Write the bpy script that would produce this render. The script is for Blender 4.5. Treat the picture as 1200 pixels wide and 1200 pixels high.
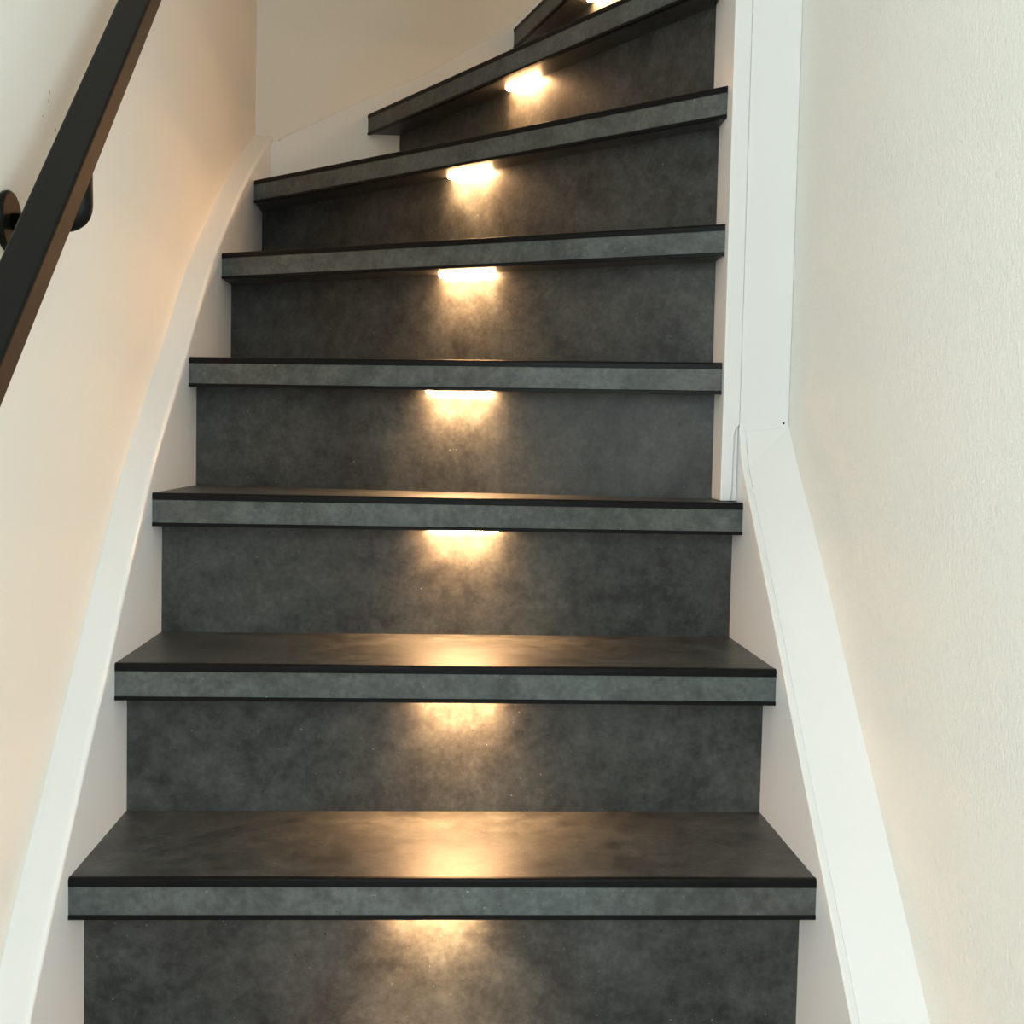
import bpy, bmesh, math, random
from mathutils import Vector, Matrix

for o in list(bpy.data.objects):
    bpy.data.objects.remove(o, do_unlink=True)
S = bpy.context.scene
C = S.collection
random.seed(4)

# ------------------------------------------------------------------ camera
RIGHT = Vector((0.9983, -0.0541, 0.0209))
UP = Vector((-0.0178, 0.0581, 0.9982))
FWD = Vector((0.0552, 0.9968, -0.0570)).normalized()
RIGHT = (RIGHT - FWD * RIGHT.dot(FWD)).normalized()
UP = RIGHT.cross(FWD).normalized()
cd = bpy.data.cameras.new('camera')
cam = bpy.data.objects.new('camera', cd)
C.objects.link(cam)
cam.matrix_world = Matrix(((RIGHT.x, UP.x, -FWD.x, 0), (RIGHT.y, UP.y, -FWD.y, 0),
                           (RIGHT.z, UP.z, -FWD.z, 0), (0, 0, 0, 1)))
cd.sensor_width = 36
cd.lens = 36 * 1450 / 1200
cd.clip_start = 0.02
S.camera = cam

# ------------------------------------------------------------------ light, exposure
S.view_settings.view_transform = 'Standard'
S.view_settings.look = 'None'
S.view_settings.gamma = 1
S.view_settings.use_curve_mapping = False
S.view_settings.exposure = 0.0

W = bpy.data.worlds.new('World'); S.world = W
W.use_nodes = True
W.node_tree.nodes['Background'].inputs[0].default_value = (0.80, 0.92, 1.0, 1)
W.node_tree.nodes['Background'].inputs[1].default_value = 0.6

def area(name, loc, rot, sx, sy, power, col):
    d = bpy.data.lights.new(name, 'AREA'); d.shape = 'RECTANGLE'
    d.size = sx; d.size_y = sy; d.energy = power; d.color = col
    o = bpy.data.objects.new(name, d); C.objects.link(o)
    o.location = loc; o.rotation_euler = rot
    return o
# daylight coming in through two assumed, unseen hall windows behind the photographer
for nm, xc in (('assumed_daylight_window_left', -1.47), ('assumed_daylight_window_right', 1.57)):
    area(nm, (xc, -1.44, 0.35), (math.radians(90), 0, 0), 1.3, 1.5, 80, (0.815, 0.945, 1.0))

LED_COLOUR = (1.0, 0.55, 0.25)
LED_STRENGTH = 185.0
LED_BEAM = 1.0               # watts of the narrow downward beam of one step light

# assumed, unseen landing lamp upstairs round the corner, added to warm the back wall
ld = bpy.data.lights.new('assumed_landing_lamp', 'POINT'); ld.energy = 6.5; ld.color = (1.0, 0.58, 0.29); ld.shadow_soft_size = 0.09
lo = bpy.data.objects.new('assumed_landing_lamp', ld); C.objects.link(lo); lo.location = (1.05, 2.28, 1.72)

# ------------------------------------------------------------------ sizes
H = 0.19                       # rise of a step
Z1 = -0.4565                   # top of the lowest tread
T = 0.0426                     # thickness of a nosing
FLOOR = Z1 - H
XL, XR, XP = -0.3773, 0.4013, 0.378   # left stringer face, right stringer face, newel face
YB = 2.672                     # back stringer face
WALL_L, WALL_R, WALL_B = -0.415, 0.470, 2.71
YP = 1.674                     # front of the newel board
CEIL = 2.05
SCUFFS = [(1.328, 0.3505, 0.0024), (1.325, 0.3405, 0.0030), (1.3476, 0.3173, 0.0024), (1.306, 0.3208, 0.0016)]

# ------------------------------------------------------------------ materials
def new_mat(name):
    m = bpy.data.materials.new(name); m.use_nodes = True
    return m, m.node_tree.nodes, m.node_tree.links, m.node_tree.nodes['Principled BSDF']

def add(n, t, **kw):
    x = n.new(t)
    for k, v in kw.items():
        setattr(x, k, v)
    return x

def mat_concrete(name, dark, light, rough, spec=0.5):
    m, n, l, b = new_mat(name)
    tc = add(n, 'ShaderNodeTexCoord'); oi = add(n, 'ShaderNodeObjectInfo')
    mul = add(n, 'ShaderNodeVectorMath', operation='SCALE'); mul.inputs['Scale'].default_value = 7.3
    comb = add(n, 'ShaderNodeCombineXYZ')
    for i in range(3): l.new(oi.outputs['Random'], comb.inputs[i])
    l.new(comb.outputs[0], mul.inputs[0])
    va = add(n, 'ShaderNodeVectorMath', operation='ADD')
    l.new(tc.outputs['Object'], va.inputs[0]); l.new(mul.outputs[0], va.inputs[1])
    n1 = add(n, 'ShaderNodeTexNoise'); n1.inputs['Scale'].default_value = 9; n1.inputs['Detail'].default_value = 7
    n1.inputs['Roughness'].default_value = 0.62; n1.inputs['Distortion'].default_value = 0.5
    n2 = add(n, 'ShaderNodeTexNoise'); n2.inputs['Scale'].default_value = 40; n2.inputs['Detail'].default_value = 6
    n2.inputs['Roughness'].default_value = 0.7
    n3 = add(n, 'ShaderNodeTexNoise'); n3.inputs['Scale'].default_value = 230; n3.inputs['Detail'].default_value = 2
    n4 = add(n, 'ShaderNodeTexNoise'); n4.inputs['Scale'].default_value = 3.2; n4.inputs['Detail'].default_value = 3
    for x in (n1, n2, n3, n4): l.new(va.outputs[0], x.inputs['Vector'])
    mx = add(n, 'ShaderNodeMath', operation='MULTIPLY_ADD'); mx.inputs[1].default_value = 0.48
    l.new(n2.outputs['Fac'], mx.inputs[0]); 
    sc = add(n, 'ShaderNodeMath', operation='MULTIPLY'); sc.inputs[1].default_value = 0.52
    l.new(n1.outputs['Fac'], sc.inputs[0]); l.new(sc.outputs[0], mx.inputs[2])
    r = add(n, 'ShaderNodeValToRGB')
    r.color_ramp.elements[0].position = 0.385; r.color_ramp.elements[0].color = (*dark, 1)
    r.color_ramp.elements[1].position = 0.63; r.color_ramp.elements[1].color = (*light, 1)
    l.new(mx.outputs[0], r.inputs[0])
    # faint warm and cool drifts in the print
    hue = add(n, 'ShaderNodeValToRGB')
    hue.color_ramp.elements[0].position = 0.35; hue.color_ramp.elements[0].color = (1.0, 0.97, 0.93, 1)
    hue.color_ramp.elements[1].position = 0.63; hue.color_ramp.elements[1].color = (0.93, 0.99, 1.0, 1)
    l.new(n4.outputs['Fac'], hue.inputs[0])
    m1 = add(n, 'ShaderNodeMix', data_type='RGBA', blend_type='MULTIPLY'); m1.inputs[0].default_value = 1
    l.new(r.outputs[0], m1.inputs[6]); l.new(hue.outputs[0], m1.inputs[7])
    # pale specks and dark pits
    sp = add(n, 'ShaderNodeValToRGB')
    sp.color_ramp.elements[0].position = 0.74; sp.color_ramp.elements[0].color = (0, 0, 0, 1)
    sp.color_ramp.elements[1].position = 0.80; sp.color_ramp.elements[1].color = (1, 1, 1, 1)
    l.new(n3.outputs['Fac'], sp.inputs[0])
    m2 = add(n, 'ShaderNodeMix', data_type='RGBA'); l.new(sp.outputs[0], m2.inputs[0])
    l.new(m1.outputs[2], m2.inputs[6]); m2.inputs[7].default_value = (light[0]*3, light[1]*3, light[2]*3, 1)
    pt = add(n, 'ShaderNodeValToRGB')
    pt.color_ramp.elements[0].position = 0.22; pt.color_ramp.elements[0].color = (1, 1, 1, 1)
    pt.color_ramp.elements[1].position = 0.27; pt.color_ramp.elements[1].color = (0, 0, 0, 1)
    l.new(n3.outputs['Fac'], pt.inputs[0])
    m3 = add(n, 'ShaderNodeMix', data_type='RGBA'); l.new(pt.outputs[0], m3.inputs[0])
    l.new(m2.outputs[2], m3.inputs[6]); m3.inputs[7].default_value = (dark[0]*.5, dark[1]*.5, dark[2]*.5, 1)
    # fine grain
    gr = add(n, 'ShaderNodeMapRange'); gr.inputs[1].default_value = 0.3; gr.inputs[2].default_value = 0.7
    gr.inputs[3].default_value = 0.80; gr.inputs[4].default_value = 1.20
    n5 = add(n, 'ShaderNodeTexNoise'); n5.inputs['Scale'].default_value = 150; n5.inputs['Detail'].default_value = 4
    l.new(va.outputs[0], n5.inputs['Vector']); l.new(n5.outputs['Fac'], gr.inputs[0])
    gs = add(n, 'ShaderNodeVectorMath', operation='SCALE')
    l.new(m3.outputs[2], gs.inputs[0]); l.new(gr.outputs[0], gs.inputs['Scale'])
    l.new(gs.outputs[0], b.inputs['Base Color'])
    rr = add(n, 'ShaderNodeMapRange'); rr.inputs[3].default_value = rough - .06; rr.inputs[4].default_value = rough + .08
    l.new(n2.outputs['Fac'], rr.inputs[0]); l.new(rr.outputs[0], b.inputs['Roughness'])
    b.inputs['Specular IOR Level'].default_value = spec
    bp = add(n, 'ShaderNodeBump'); bp.inputs['Strength'].default_value = 0.12; bp.inputs['Distance'].default_value = 0.001
    l.new(n3.outputs['Fac'], bp.inputs['Height']); l.new(bp.outputs[0], b.inputs['Normal'])
    return m

def mat_plain(name, col, rough, spec=0.5, bump=0.0, bscale=60, var=0.0, stretch=(1, 1, 1), bdist=0.002):
    m, n, l, b = new_mat(name)
    b.inputs['Base Color'].default_value = (*col, 1)
    b.inputs['Roughness'].default_value = rough
    b.inputs['Specular IOR Level'].default_value = spec
    if bump or var:
        tc = add(n, 'ShaderNodeTexCoord')
        mp = add(n, 'ShaderNodeMapping'); mp.inputs['Scale'].default_value = stretch
        l.new(tc.outputs['Object'], mp.inputs[0])
        nz = add(n, 'ShaderNodeTexNoise'); nz.inputs['Scale'].default_value = bscale
        nz.inputs['Detail'].default_value = 5; nz.inputs['Roughness'].default_value = 0.6
        l.new(mp.outputs[0], nz.inputs['Vector'])
        if bump:
            bp = add(n, 'ShaderNodeBump'); bp.inputs['Strength'].default_value = bump
            bp.inputs['Distance'].default_value = bdist
            l.new(nz.outputs['Fac'], bp.inputs['Height']); l.new(bp.outputs[0], b.inputs['Normal'])
        if var:
            n2 = add(n, 'ShaderNodeTexNoise'); n2.inputs['Scale'].default_value = 3.0; n2.inputs['Detail'].default_value = 4
            l.new(tc.outputs['Object'], n2.inputs['Vector'])
            mr = add(n, 'ShaderNodeMapRange'); mr.inputs[3].default_value = 1 - var; mr.inputs[4].default_value = 1 + var
            l.new(n2.outputs['Fac'], mr.inputs[0])
            vm = add(n, 'ShaderNodeVectorMath', operation='SCALE'); vm.inputs[0].default_value = col
            l.new(mr.outputs[0], vm.inputs['Scale']); l.new(vm.outputs[0], b.inputs['Base Color'])
    return m

M = {}
M['riser'] = mat_concrete('dark_concrete_laminate', (0.022, 0.0225, 0.0215), (0.078, 0.080, 0.076), 0.50, 0.4)
M['tread'] = mat_concrete('dark_concrete_tread', (0.024, 0.0245, 0.023), (0.084, 0.086, 0.082), 0.44, 0.55)
M['nosing'] = mat_concrete('grey_concrete_nosing', (0.052, 0.056, 0.054), (0.122, 0.131, 0.127), 0.50, 0.4)
M['trim'] = mat_plain('black_edge_strip', (0.004, 0.004, 0.0044), 0.45, 0.16)
M['wall'] = mat_plain('cream_plaster', (0.81, 0.775, 0.70), 0.85, 0.2, bump=0.22, bscale=150, var=0.02)
M['wall_rough'] = mat_plain('cream_textured_plaster', (0.83, 0.825, 0.77), 0.8, 0.25, bump=0.85, bscale=250, var=0.02,
                            stretch=(1, 1, 0.75))
M['white'] = mat_plain('white_gloss_paint', (0.80, 0.80, 0.79), 0.28, 0.5, bump=0.05, bscale=30)
M['white_satin'] = mat_plain('white_satin_paint', (0.80, 0.80, 0.79), 0.42, 0.4, bump=0.05, bscale=30)
M['ceiling'] = mat_plain('white_ceiling_paint', (0.60, 0.54, 0.45), 0.9, 0.1, bump=0.1, bscale=120)
M['floor'] = mat_concrete('grey_hall_floor', (0.10, 0.10, 0.095), (0.2, 0.2, 0.19), 0.45)
M['black'] = mat_plain('black_satin_lacquer', (0.005, 0.0052, 0.005), 0.45, 0.13, bump=0.05, bscale=80)
M['housing'] = mat_plain('white_plastic_housing', (0.75, 0.74, 0.72), 0.4, 0.5)
M['scuff'] = mat_plain('grey_scuff', (0.30, 0.28, 0.22), 0.9, 0.1)
M['hole'] = mat_plain('dark_hole', (0.02, 0.02, 0.02), 0.9, 0.1)
def mat_led():
    m, n, l, b = new_mat('warm_led_diffuser')
    b.inputs['Base Color'].default_value = (0.9, 0.85, 0.75, 1)
    b.inputs['Emission Color'].default_value = (*LED_COLOUR, 1)
    b.inputs['Emission Strength'].default_value = LED_STRENGTH
    return m
M['led'] = mat_led()

# ------------------------------------------------------------------ mesh helpers
def finish(name, bm, mat, parent=None, smooth=False, bevel=0.0, seg=2, limit=35):
    """link a bmesh given in world coordinates, with its origin at its own centre"""
    bmesh.ops.recalc_face_normals(bm, faces=bm.faces)
    if bevel > 0:
        ed = [e for e in bm.edges if len(e.link_faces) == 2 and e.calc_face_angle(0) > math.radians(limit)]
        bmesh.ops.bevel(bm, geom=ed, offset=bevel, segments=seg, profile=0.5, affect='EDGES', clamp_overlap=True)
    lo = Vector([min(v.co[i] for v in bm.verts) for i in range(3)])
    hi = Vector([max(v.co[i] for v in bm.verts) for i in range(3)])
    c = (lo + hi) / 2
    for v in bm.verts: v.co -= c
    me = bpy.data.meshes.new(name); bm.to_mesh(me); bm.free()
    me.materials.append(mat)
    if smooth:
        for p in me.polygons: p.use_smooth = True
    o = bpy.data.objects.new(name, me); C.objects.link(o)
    place(o, c, parent)
    return o

WORLD_LOC = {}
def place(o, world, parent=None):
    WORLD_LOC[o.name] = Vector(world)
    if parent is not None:
        o.parent = parent
        o.location = Vector(world) - WORLD_LOC[parent.name]
    else:
        o.location = world

def empty(name, loc, label, cat, group=None):
    o = bpy.data.objects.new(name, None); C.objects.link(o)
    o.empty_display_size = 0.05
    place(o, loc)
    tag(o, label, cat, group)
    return o

def tag(o, label, cat, group=None):
    o['label'] = label; o['category'] = cat
    if group: o['group'] = group

def structure(o, label=None):
    o['kind'] = 'structure'
    if label: o['label'] = label
    return o

def prism(bm, pts, z0, z1):
    """vertical prism over a plan polygon"""
    a = [bm.verts.new((x, y, z0)) for x, y in pts]; b = [bm.verts.new((x, y, z1)) for x, y in pts]
    bm.faces.new(a[::-1]); bm.faces.new(b)
    n = len(pts)
    for i in range(n): bm.faces.new((a[i], a[(i+1) % n], b[(i+1) % n], b[i]))
    return bm

def box(bm, x0, x1, y0, y1, z0, z1):
    return prism(bm, [(x0, y0), (x1, y0), (x1, y1), (x0, y1)], z0, z1)

def slab_yz(bm, pts, x0, x1):
    """a board lying in the YZ plane: outline pts (y, z), from x0 to x1"""
    a = [bm.verts.new((x0, y, z)) for y, z in pts]; b = [bm.verts.new((x1, y, z)) for y, z in pts]
    bm.faces.new(a); bm.faces.new(b[::-1]); n = len(pts)
    for i in range(n): bm.faces.new((a[i], b[i], b[(i+1) % n], a[(i+1) % n]))
    return bm

def slab_xz(bm, pts, y0, y1):
    a = [bm.verts.new((x, y0, z)) for x, z in pts]; b = [bm.verts.new((x, y1, z)) for x, z in pts]
    bm.faces.new(a); bm.faces.new(b[::-1]); n = len(pts)
    for i in range(n): bm.faces.new((a[i], b[i], b[(i+1) % n], a[(i+1) % n]))
    return bm

def extrude_along(bm, A, B, prof):
    """profile [(depth behind the line, z)] swept from plan point A to plan point B"""
    A = Vector(A); B = Vector(B); d = (B - A).normalized(); n = Vector((-d.y, d.x))
    ra = [bm.verts.new((A.x + n.x*q, A.y + n.y*q, z)) for q, z in prof]
    rb = [bm.verts.new((B.x + n.x*q, B.y + n.y*q, z)) for q, z in prof]
    k = len(prof)
    bm.faces.new(ra); bm.faces.new(rb[::-1])
    for i in range(k): bm.faces.new((ra[i], rb[i], rb[(i+1) % k], ra[(i+1) % k]))
    return bm

def tube(bm, pts, r, seg=14):
    """round bar through points"""
    rings = []
    for i, p in enumerate(pts):
        p = Vector(p)
        t = (Vector(pts[min(i+1, len(pts)-1)]) - Vector(pts[max(i-1, 0)])).normalized()
        u = t.cross(Vector((0, 1, 0.01))).normalized(); w = t.cross(u).normalized()
        rr = r[i] if isinstance(r, (list, tuple)) else r
        rings.append([bm.verts.new(p + (u*math.cos(2*math.pi*k/seg) + w*math.sin(2*math.pi*k/seg))*rr) for k in range(seg)])
    for a, b in zip(rings, rings[1:]):
        for k in range(seg): bm.faces.new((a[k], a[(k+1) % seg], b[(k+1) % seg], b[k]))
    bm.faces.new(rings[0][::-1]); bm.faces.new(rings[-1])
    return bm

def smooth_curve(p, n=8):
    out = []
    for i in range(len(p)-1):
        a = p[max(i-1, 0)]; b = p[i]; c = p[i+1]; d = p[min(i+2, len(p)-1)]
        for k in range(n):
            t = k/n
            out.append(tuple(0.5*((2*b[j]) + (-a[j]+c[j])*t + (2*a[j]-5*b[j]+4*c[j]-d[j])*t*t + (-a[j]+3*b[j]-3*c[j]+d[j])*t**3) for j in range(2)))
    out.append(p[-1])
    return out

# ------------------------------------------------------------------ the shell
FRONT = -1.4
HALL_Y = 0.50                  # the stairwell opens into the hall here
HX0, HX1 = -2.2, 2.4
bm = bmesh.new(); box(bm, WALL_L-0.1, WALL_L, HALL_Y, WALL_B+0.1, FLOOR, CEIL)
wall_left = structure(finish('wall_left', bm, M['wall']), 'smooth cream plastered wall behind the black handrail')
bm = bmesh.new(); box(bm, WALL_R, WALL_R+0.1, HALL_Y, 1.76, FLOOR, CEIL)
wall_right = structure(finish('wall_right', bm, M['wall_rough']), 'cream textured plaster wall beside the white stringer cap')
bm = bmesh.new(); box(bm, HX0, WALL_L-0.1, HALL_Y, HALL_Y+0.1, FLOOR, CEIL)
structure(finish('wall_hall_left', bm, M['wall']))
bm = bmesh.new(); box(bm, WALL_R+0.1, HX1, HALL_Y, HALL_Y+0.1, FLOOR, CEIL)
structure(finish('wall_hall_right', bm, M['wall']))
bm = bmesh.new(); box(bm, HX0-0.1, HX0, FRONT-0.1, HALL_Y+0.1, FLOOR, CEIL)
structure(finish('wall_hall_side_left', bm, M['wall']))
bm = bmesh.new(); box(bm, HX1, HX1+0.1, FRONT-0.1, HALL_Y+0.1, FLOOR, CEIL)
structure(finish('wall_hall_side_right', bm, M['wall']))
bm = bmesh.new(); box(bm, WALL_L, 1.7, WALL_B, WALL_B+0.1, FLOOR, CEIL)
structure(finish('wall_back', bm, M['wall']), 'shaded cream wall behind the winding steps')
bm = bmesh.new(); box(bm, WALL_R+0.1, 1.7, 1.70, 1.80, FLOOR, CEIL)
structure(finish('wall_inner', bm, M['wall']))
bm = bmesh.new(); box(bm, 1.7, 1.8, 1.70, WALL_B+0.1, FLOOR, CEIL)
structure(finish('wall_end', bm, M['wall']))
# unseen wall behind the photographer; its window openings are laid out to shape the daylight
bm = bmesh.new()
box(bm, HX0, -2.13, FRONT-0.1, FRONT, FLOOR, CEIL)
box(bm, 2.23, HX1, FRONT-0.1, FRONT, FLOOR, CEIL)
box(bm, -0.81, 0.91, FRONT-0.1, FRONT, FLOOR, CEIL)  # solid middle, added to keep direct daylight off the back wall
for wx0, wx1 in ((-2.13, -0.81), (0.91, 2.23)):
    box(bm, wx0, wx1, FRONT-0.1, FRONT, 1.10, CEIL)
    box(bm, wx0, wx1, FRONT-0.1, FRONT, FLOOR, -0.40)
structure(finish('wall_front', bm, M['wall']))
bm = bmesh.new(); box(bm, HX0-0.1, HX1+0.1, FRONT-0.1, WALL_B+0.1, FLOOR-0.05, FLOOR)
structure(finish('floor', bm, M['floor']))
bm = bmesh.new(); box(bm, HX0-0.1, HX1+0.1, FRONT-0.1, WALL_B+0.1, CEIL, CEIL+0.05)
structure(finish('ceiling', bm, M['ceiling']))

# small dark scuffs in the plaster above the handrail
for sy, sz, sr in SCUFFS:
    bm = bmesh.new(); k = 9
    ring = [bm.verts.new((WALL_L+0.0003, sy+sr*random.uniform(.35, .8)*math.cos(2*math.pi*i/k), sz+sr*random.uniform(.6, 1.3)*math.sin(2*math.pi*i/k))) for i in range(k)]
    top_ = bm.verts.new((WALL_L+0.0005, sy, sz))
    for i in range(k): bm.faces.new((ring[i], ring[(i+1) % k], top_))
    finish('scuff_mark', bm, M['scuff'], wall_left)

# filler board between the newel board and the right wall
bm = bmesh.new()
slab_xz(bm, [(0.4018, 0.000), (WALL_R, 0.000), (WALL_R, CEIL), (0.4018, CEIL)], YP+0.0015, YP+0.03)
trim = structure(finish('trim_1', bm, M['white_satin'], bevel=0.0015, seg=2), 'flat white upright board between newel and right wall')
bm = bmesh.new(); bmesh.ops.create_icosphere(bm, subdivisions=2, radius=0.0016)
for v in bm.verts: v.co += Vector((0.4625, YP+0.0015, 0.0325))
finish('nail_hole', bm, M['hole'], trim)

# ------------------------------------------------------------------ the staircase
stairs = empty('staircase', (0.0, 1.3, FLOOR), 'dark concrete-look winding staircase with white stringers and black edge strips', 'staircase')

NOSE = [((XL, 1.2658), (XR, 1.2652)),
        ((XL, 1.4427), (XR, 1.4479)),
        ((XL, 1.6241), (XR, 1.6391)),
        ((XL, 1.8486), (XP, 1.6889)),
        ((XL, 2.1100), (XP, 1.6976)),
        ((XL, 2.4497), (XP, 1.7112)),
        ((-0.1749, YB), (XP, 1.7340)),
        ((0.1300, YB), (XP, 1.7450))]
RISER = [((XL, 1.3228), (XR, 1.3222)),
         ((XL, 1.4997), (XR, 1.5049)),
         ((XL, 1.6811), (XR, 1.6961)),
         ((XL, 1.9069), (0.3815, 1.7460)),
         ((XL, 2.2050), (0.3815, 1.7672)),
         ((XL, 2.5600), (0.3825, 1.7740)),
         ((-0.1070, YB), (0.3845, 1.8310)),
         ((0.1890, YB), (0.3880, 1.8900)),
         ((0.5200, YB), (0.4000, 1.9000))]

def lerp(a, b, t): return (a[0]+(b[0]-a[0])*t, a[1]+(b[1]-a[1])*t)
def offs(A, B, q):
    d = (Vector(B)-Vector(A)).normalized(); n = Vector((-d.y, d.x))
    return (A[0]+n.x*q, A[1]+n.y*q), (B[0]+n.x*q, B[1]+n.y*q)
def clip_side(A, B, q, left_axis, right_x):
    """offset the line A-B backwards by q and slide its ends along the stringers"""
    a, b = offs(A, B, q)
    d = (b[0]-a[0], b[1]-a[1])
    if left_axis == 'x': t = (A[0]-a[0])/d[0]
    else: t = (A[1]-a[1])/d[1]
    a2 = (a[0]+d[0]*t, a[1]+d[1]*t)
    t = (right_x-a[0])/d[0]
    return a2, (a[0]+d[0]*t, a[1]+d[1]*t)

for k in range(8):
    z = Z1 + k*H
    A, B = NOSE[k]
    la = 'x' if k < 6 else 'y'
    # tread slab behind the nosing board
    fa, fb = clip_side(A, B, 0.0055, la, B[0])
    ra, rb = RISER[k+1]
    ba, bb = clip_side(ra, rb, 0.012, 'x' if k+1 < 6 else 'y', rb[0])
    pts = [fa, fb]
    pts += [(XR, 1.74), (XP+0.004, 1.757)] if k == 2 else [bb]
    pts += [ba]
    if k == 5: pts = [fa, fb, bb, ba, (XL, YB)]
    bm = bmesh.new(); prism(bm, pts, z-T+0.001, z)
    tread = finish('tread', bm, M['tread'], stairs)
    # front nosing board
    bm = bmesh.new()
    extrude_along(bm, A, B, [(0.0008, z-T+0.003), (0.0060, z-T+0.003), (0.0060, z-0.008), (0.0008, z-0.008)])
    finish('nosing_board', bm, M['nosing'], tread)
    # rounded black strip along the top edge
    prof = [(0.0, z-0.0088), (0.0065, z-0.0088), (0.0065, z+0.0006)]
    for i in range(6):
        a = math.pi/2 * (1 - i/5)
        prof.append((0.0035 - 0.0035*math.cos(a), z+0.0006 - 0.0035 + 0.0035*math.sin(a)))
    bm = bmesh.new(); extrude_along(bm, A, B, prof)
    finish('edge_strip', bm, M['trim'], tread)
    # thin black strip along the bottom edge
    bm = bmesh.new()
    extrude_along(bm, A, B, [(-0.0006, z-T-0.0004), (0.0065, z-T-0.0004), (0.0065, z-T+0.0044), (0.0004, z-T+0.0044), (-0.0006, z-T+0.0034)])
    finish('edge_strip', bm, M['trim'], tread)
    # riser below this tread
    ra, rb = RISER[k]
    bm = bmesh.new()
    extrude_along(bm, ra, rb, [(0, z-H if k else FLOOR), (0.012, z-H if k else FLOOR), (0.012, z-T+0.001), (0, z-T+0.001)])
    finish('riser', bm, M['riser'], stairs)

# left stringer: curved top that sweeps up into the corner
top = [(1.02, -0.690), (1.144, -0.552), (1.238, -0.446), (1.4025, -0.277), (1.6176, -0.055), (1.829, 0.115),
       (2.014, 0.264), (2.210, 0.388), (2.400, 0.494), (2.560, 0.574), (YB+0.03, 0.640)]
top = [p for p in smooth_curve(top, 8) if p[1] > FLOOR]
pts = [(top[0][0], FLOOR)] + top + [(YB+0.03, FLOOR)]
bm = bmesh.new(); slab_yz(bm, pts, WALL_L, XL)
bmesh.ops.recalc_face_normals(bm, faces=bm.faces)
ed = [e for e in bm.edges if all(abs(v.co.x-XL) < 1e-5 for v in e.verts) and all(v.co.z > FLOOR+0.01 for v in e.verts) and all(v.co.y < YB+0.02 for v in e.verts)]
bmesh.ops.bevel(bm, geom=ed, offset=0.006, segments=4, profile=0.5, affect='EDGES')
finish('stringer', bm, M['white'], stairs)['label'] = 'white curved stringer along the left wall'

# back stringer: rises along the back wall
topb = [(XL, 0.618), (-0.2128, 0.700), (-0.0700, 0.765), (0.0370, 0.829), (0.1263, 0.884), (0.180, 0.934), (0.30, 1.02), (0.55, 1.17)]
topb = smooth_curve(topb, 6)
pts = [(XL, FLOOR)] + topb + [(0.55, FLOOR)]
bm = bmesh.new(); slab_xz(bm, pts, YB, WALL_B)
bmesh.ops.recalc_face_normals(bm, faces=bm.faces)
ed = [e for e in bm.edges if all(abs(v.co.y-YB) < 1e-5 for v in e.verts) and all(v.co.z > 0.6 for v in e.verts) and all(v.co.x < 0.54 for v in e.verts) and all(v.co.x > XL+1e-4 for v in e.verts)]
bmesh.ops.bevel(bm, geom=ed, offset=0.005, segments=3, profile=0.5, affect='EDGES')
finish('stringer', bm, M['white_satin'], stairs)['label'] = 'white stringer along the back wall'

# right stringer with its wide cap up to the newel
LIP = [(1.052, FLOOR), (1.144, -0.553), (1.237, -0.455), (1.335, -0.355), (1.462, -0.219), (1.601, -0.079), (1.639, -0.040),
       (1.660, -0.013), (YP+0.002, 0.024), (1.690, 0.030)]
CAPO = [(1.030, FLOOR), (1.122, -0.544), (1.231, -0.428), (1.374, -0.279), (1.508, -0.138), (1.616, -0.036), (YP+0.002, 0.0285)]
lip = smooth_curve(LIP, 5)
bm = bmesh.new()
slab_yz(bm, lip + [(1.76, 0.030), (1.76, FLOOR)], XR, XR+0.0092)
finish('stringer', bm, M['white'], stairs, bevel=0.0016, seg=3)['label'] = 'white stringer beside the right-hand step ends'
# cap surface: lower along the lip, rising a little towards the wall
bm = bmesh.new()
N = 24
def at(curve, y):
    for p, q in zip(curve, curve[1:]):
        if p[0] <= y <= q[0]: return p[1] + (q[1]-p[1])*(y-p[0])/(q[0]-p[0])
    return curve[-1][1] if y > curve[-1][0] else curve[0][1]
rows = []
for i in range(N+1):
    y = 1.055 + (YP+0.001-1.055)*i/N
    zi = at(LIP, y)-0.0013; zo = at(CAPO, y)
    rows.append([bm.verts.new(p) for p in ((XR+0.0090, y, FLOOR-0.01), (XR+0.0090, y, zi), (WALL_R, y, zo), (WALL_R, y, FLOOR-0.01))])
for r0, r1 in zip(rows, rows[1:]):
    for j in range(4): bm.faces.new((r0[j], r1[j], r1[(j+1) % 4], r0[(j+1) % 4]))
bm.faces.new(rows[0]); bm.faces.new(rows[-1][::-1])
finish('stringer_cap', bm, M['white'], stairs)['label'] = 'wide sloping white board beside the right wall'

# newel board: upright, notched where the stringer meets it, foot on the third tread
zt = Z1 + 2*H
zn = 0.026
outline = [(XP, zt+0.001), (0.3915, zt+0.001), (0.3935, zt+0.012), (0.3945, zn-0.012), (0.3965, zn-0.003), (0.4015, zn+0.003), (0.4015, CEIL), (XP, CEIL)]
bm = bmesh.new(); slab_xz(bm, outline, YP, YP+0.24)
for v in bm.verts:
    if v.co.y > YP+0.1 and v.co.x < XP+0.001: v.co.x = 0.389
    elif v.co.y > YP+0.1 and v.co.z < zn+0.01: v.co.x = max(v.co.x, 0.395)
box(bm, 0.3900, XR-0.0003, YP+0.005, 1.755, zt+0.001, zn+0.002)
finish('newel_board', bm, M['white_satin'], stairs, bevel=0.0014, seg=2, limit=50)['label'] = 'narrow white upright newel board'

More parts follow.
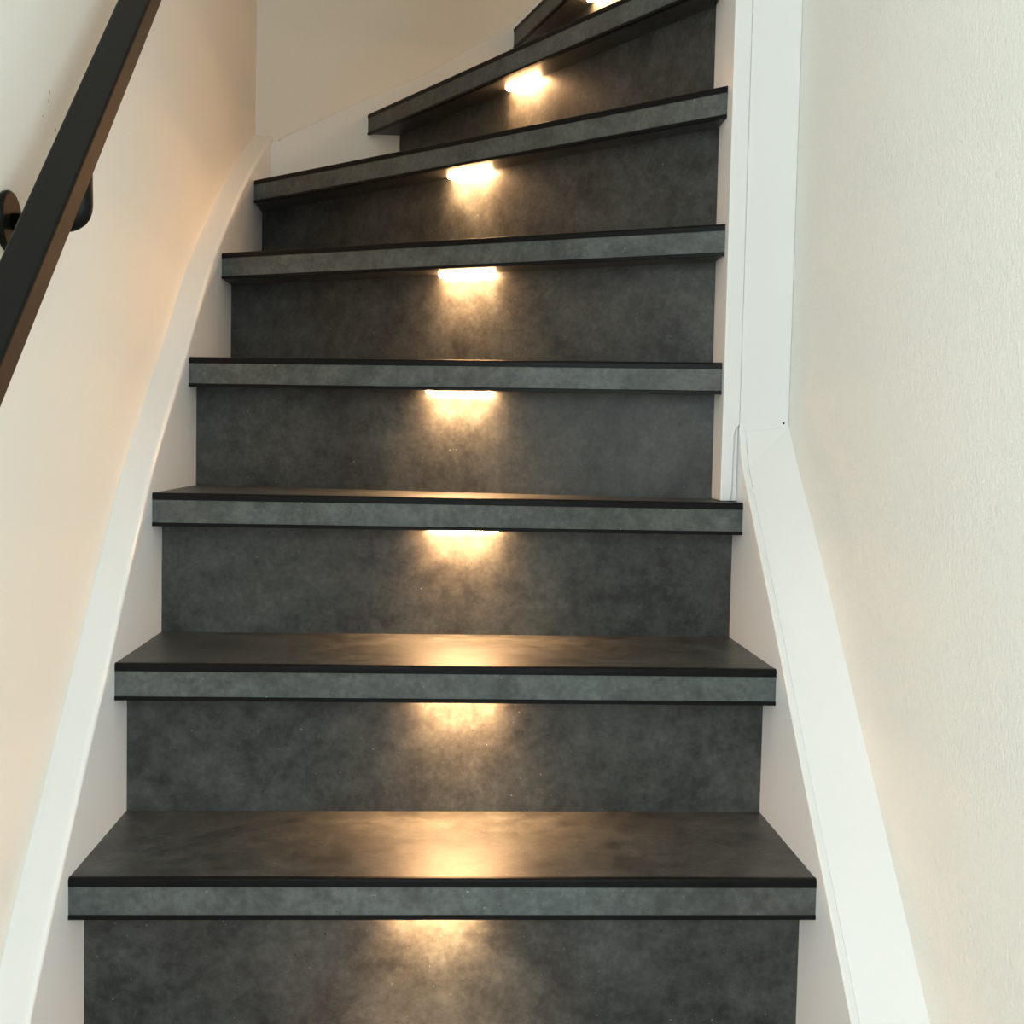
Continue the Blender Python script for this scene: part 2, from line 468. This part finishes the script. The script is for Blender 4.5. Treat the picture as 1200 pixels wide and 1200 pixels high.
# ------------------------------------------------------------------ step lights
LIGHT_S = [0.3776, 0.4017, 0.4061, 0.3961, 0.4278, 0.5219, 0.5167, 0.3757]
LIGHT_LABEL = ['warm glowing step light under the lowest nosing',
               'warm glowing step light under the second nosing from the bottom',
               'warm glowing step light under the third nosing, at the newel foot',
               'warm glowing step light under the fourth nosing from the bottom',
               'warm glowing step light under the fifth nosing from the bottom',
               'warm glowing step light under the sixth nosing, which reaches the left corner',
               'warm glowing step light under the slanting seventh nosing',
               'warm glowing step light cut by the top of the picture']
def step_light(k):
    z = Z1 + k*H - T - 0.0002
    A, B = RISER[k]
    d = (Vector(B)-Vector(A)).normalized(); n = Vector((-d.y, d.x))
    An = Vector(NOSE[k][0])
    # distance along the riser measured from the left stringer
    base = Vector(NOSE[k][0]) + n*0.057 + (Vector(NOSE[k][1])-An).normalized()*LIGHT_S[k]
    t = (base-Vector(A)).dot(d)
    P = Vector(A) + d*t - n*0.0092
    t_ = empty('step_light', (P.x, P.y, z), LIGHT_LABEL[k], 'light', 'lights under the stair nosings')
    def loc(a, b, c): return Vector((P.x + d.x*a + n.x*b, P.y + d.y*a + n.y*b, z + c))
    def sweep(prof, a0, a1, name, mat, sm=False):
        bm = bmesh.new()
        ra = [bm.verts.new(loc(a0, q, c)) for q, c in prof]; rb = [bm.verts.new(loc(a1, q, c)) for q, c in prof]
        bm.faces.new(ra); bm.faces.new(rb[::-1])
        for i in range(len(prof)): bm.faces.new((ra[i], rb[i], rb[(i+1) % len(prof)], ra[(i+1) % len(prof)]))
        return finish(name, bm, mat, t_)
    sweep([(-0.0070, 0), (0.0070, 0), (0.0070, -0.0006), (-0.0070, -0.0006)], -0.040, 0.040, 'mounting_plate', M['housing'])
    # half-round diffuser with rounded ends
    bm = bmesh.new(); rings = []; ns = 10
    stations = [(-0.050, 0.15)] + [(-0.050+0.008*(1-math.cos(t)), max(0.15, math.sin(t))) for t in (0.5, 0.9, 1.25)] + [(-0.042, 1.0), (0.042, 1.0)]
    stations += [(0.050-0.008*(1-math.cos(t)), max(0.15, math.sin(t))) for t in (1.25, 0.9, 0.5)] + [(0.050, 0.15)]
    for a, r in stations:
        rings.append([bm.verts.new(loc(a, 0.0082*r*math.cos(math.pi*i/ns), -0.0006 - 0.0046*r*math.sin(math.pi*i/ns))) for i in range(ns+1)])
    for p, q in zip(rings, rings[1:]):
        for i in range(ns+1): bm.faces.new((p[i], p[(i+1) % (ns+1)], q[(i+1) % (ns+1)], q[i]))
    bm.faces.new(rings[0]); bm.faces.new(rings[-1][::-1])
    finish('diffuser', bm, M['led'], t_, smooth=True)
    # the lamp's own downward beam
    L = bpy.data.lights.new('step_light_beam', 'AREA'); L.shape = 'RECTANGLE'; L.size = 0.088; L.size_y = 0.014
    L.energy = LED_BEAM; L.color = LED_COLOUR; L.spread = math.radians(115)
    lo = bpy.data.objects.new('step_light_beam', L); C.objects.link(lo)
    lo.rotation_euler = (Matrix.Rotation(math.atan2(d.y, d.x), 3, 'Z') @ Matrix.Rotation(math.radians(-14), 3, 'X')).to_euler()
    place(lo, (P.x-n.x*0.001, P.y-n.y*0.001, z-0.0082), t_)
    return t_
for k in range(8): step_light(k)

# ------------------------------------------------------------------ handrail
hr = empty('handrail', (WALL_L, 1.2, 0.2), 'black flat handrail on a round bracket fixed to left wall', 'handrail')
RX0, RX1 = -0.365, -0.330
SL = 0.92; B0 = -0.8164
th = math.atan(SL)
vdrop = 0.0344
ya, yb = 0.55, 2.05
prof = [(RX0, 0), (RX1, 0), (RX1, -vdrop), (RX0, -vdrop)]
bm = bmesh.new()
ra = [bm.verts.new((x, ya, B0+SL*ya+dz)) for x, dz in prof]; rb = [bm.verts.new((x, yb, B0+SL*yb+dz)) for x, dz in prof]
bm.faces.new(ra); bm.faces.new(rb[::-1])
for i in range(4): bm.faces.new((ra[i], rb[i], rb[(i+1) % 4], ra[(i+1) % 4]))
finish('rail', bm, M['black'], hr, bevel=0.0025, seg=3)
# bracket
BY, BZ = 1.200, 0.196
bm = bmesh.new()
seg = 32; rings = []
for x, r in [(WALL_L, 0.0285), (WALL_L+0.004, 0.029), (WALL_L+0.0058, 0.0278), (WALL_L+0.0064, 0.0262)]:
    rings.append([bm.verts.new((x, BY+r*math.cos(2*math.pi*i/seg), BZ+r*math.sin(2*math.pi*i/seg))) for i in range(seg)])
for a, b in zip(rings, rings[1:]):
    for i in range(seg): bm.faces.new((a[i], a[(i+1) % seg], b[(i+1) % seg], b[i]))
bm.faces.new(rings[0][::-1]); bm.faces.new(rings[-1])
ros = finish('bracket', bm, M['black'], hr)
bm = bmesh.new()
cxr = (RX0+RX1)/2
pts = [(WALL_L+0.005, BY, BZ), (cxr-0.018, BY, BZ)]
for i in range(1, 8):
    a = math.pi/2*i/7
    pts.append((cxr-0.018+0.018*math.sin(a), BY, BZ+0.018-0.018*math.cos(a)))
pts.append((cxr, BY, B0+SL*BY-vdrop+0.004))
tube(bm, pts, [0.008]*2+[0.009,0.010,0.011,0.012,0.0125,0.0125,0.0125]+[0.012], 18)
finish('arm', bm, M['black'], ros, smooth=True)
# saddle plate under the rail
bm = bmesh.new()
pr = [(-0.012, -0.0), (0.012, -0.0), (0.012, -0.004), (-0.012, -0.004)]
ra = [bm.verts.new((cxr+x, BY-0.03, B0+SL*(BY-0.03)-vdrop+dz)) for x, dz in pr]; rb = [bm.verts.new((cxr+x, BY+0.03, B0+SL*(BY+0.03)-vdrop+dz)) for x, dz in pr]
bm.faces.new(ra); bm.faces.new(rb[::-1])
for i in range(4): bm.faces.new((ra[i], rb[i], rb[(i+1) % 4], ra[(i+1) % 4]))
finish('saddle_plate', bm, M['black'], ros)
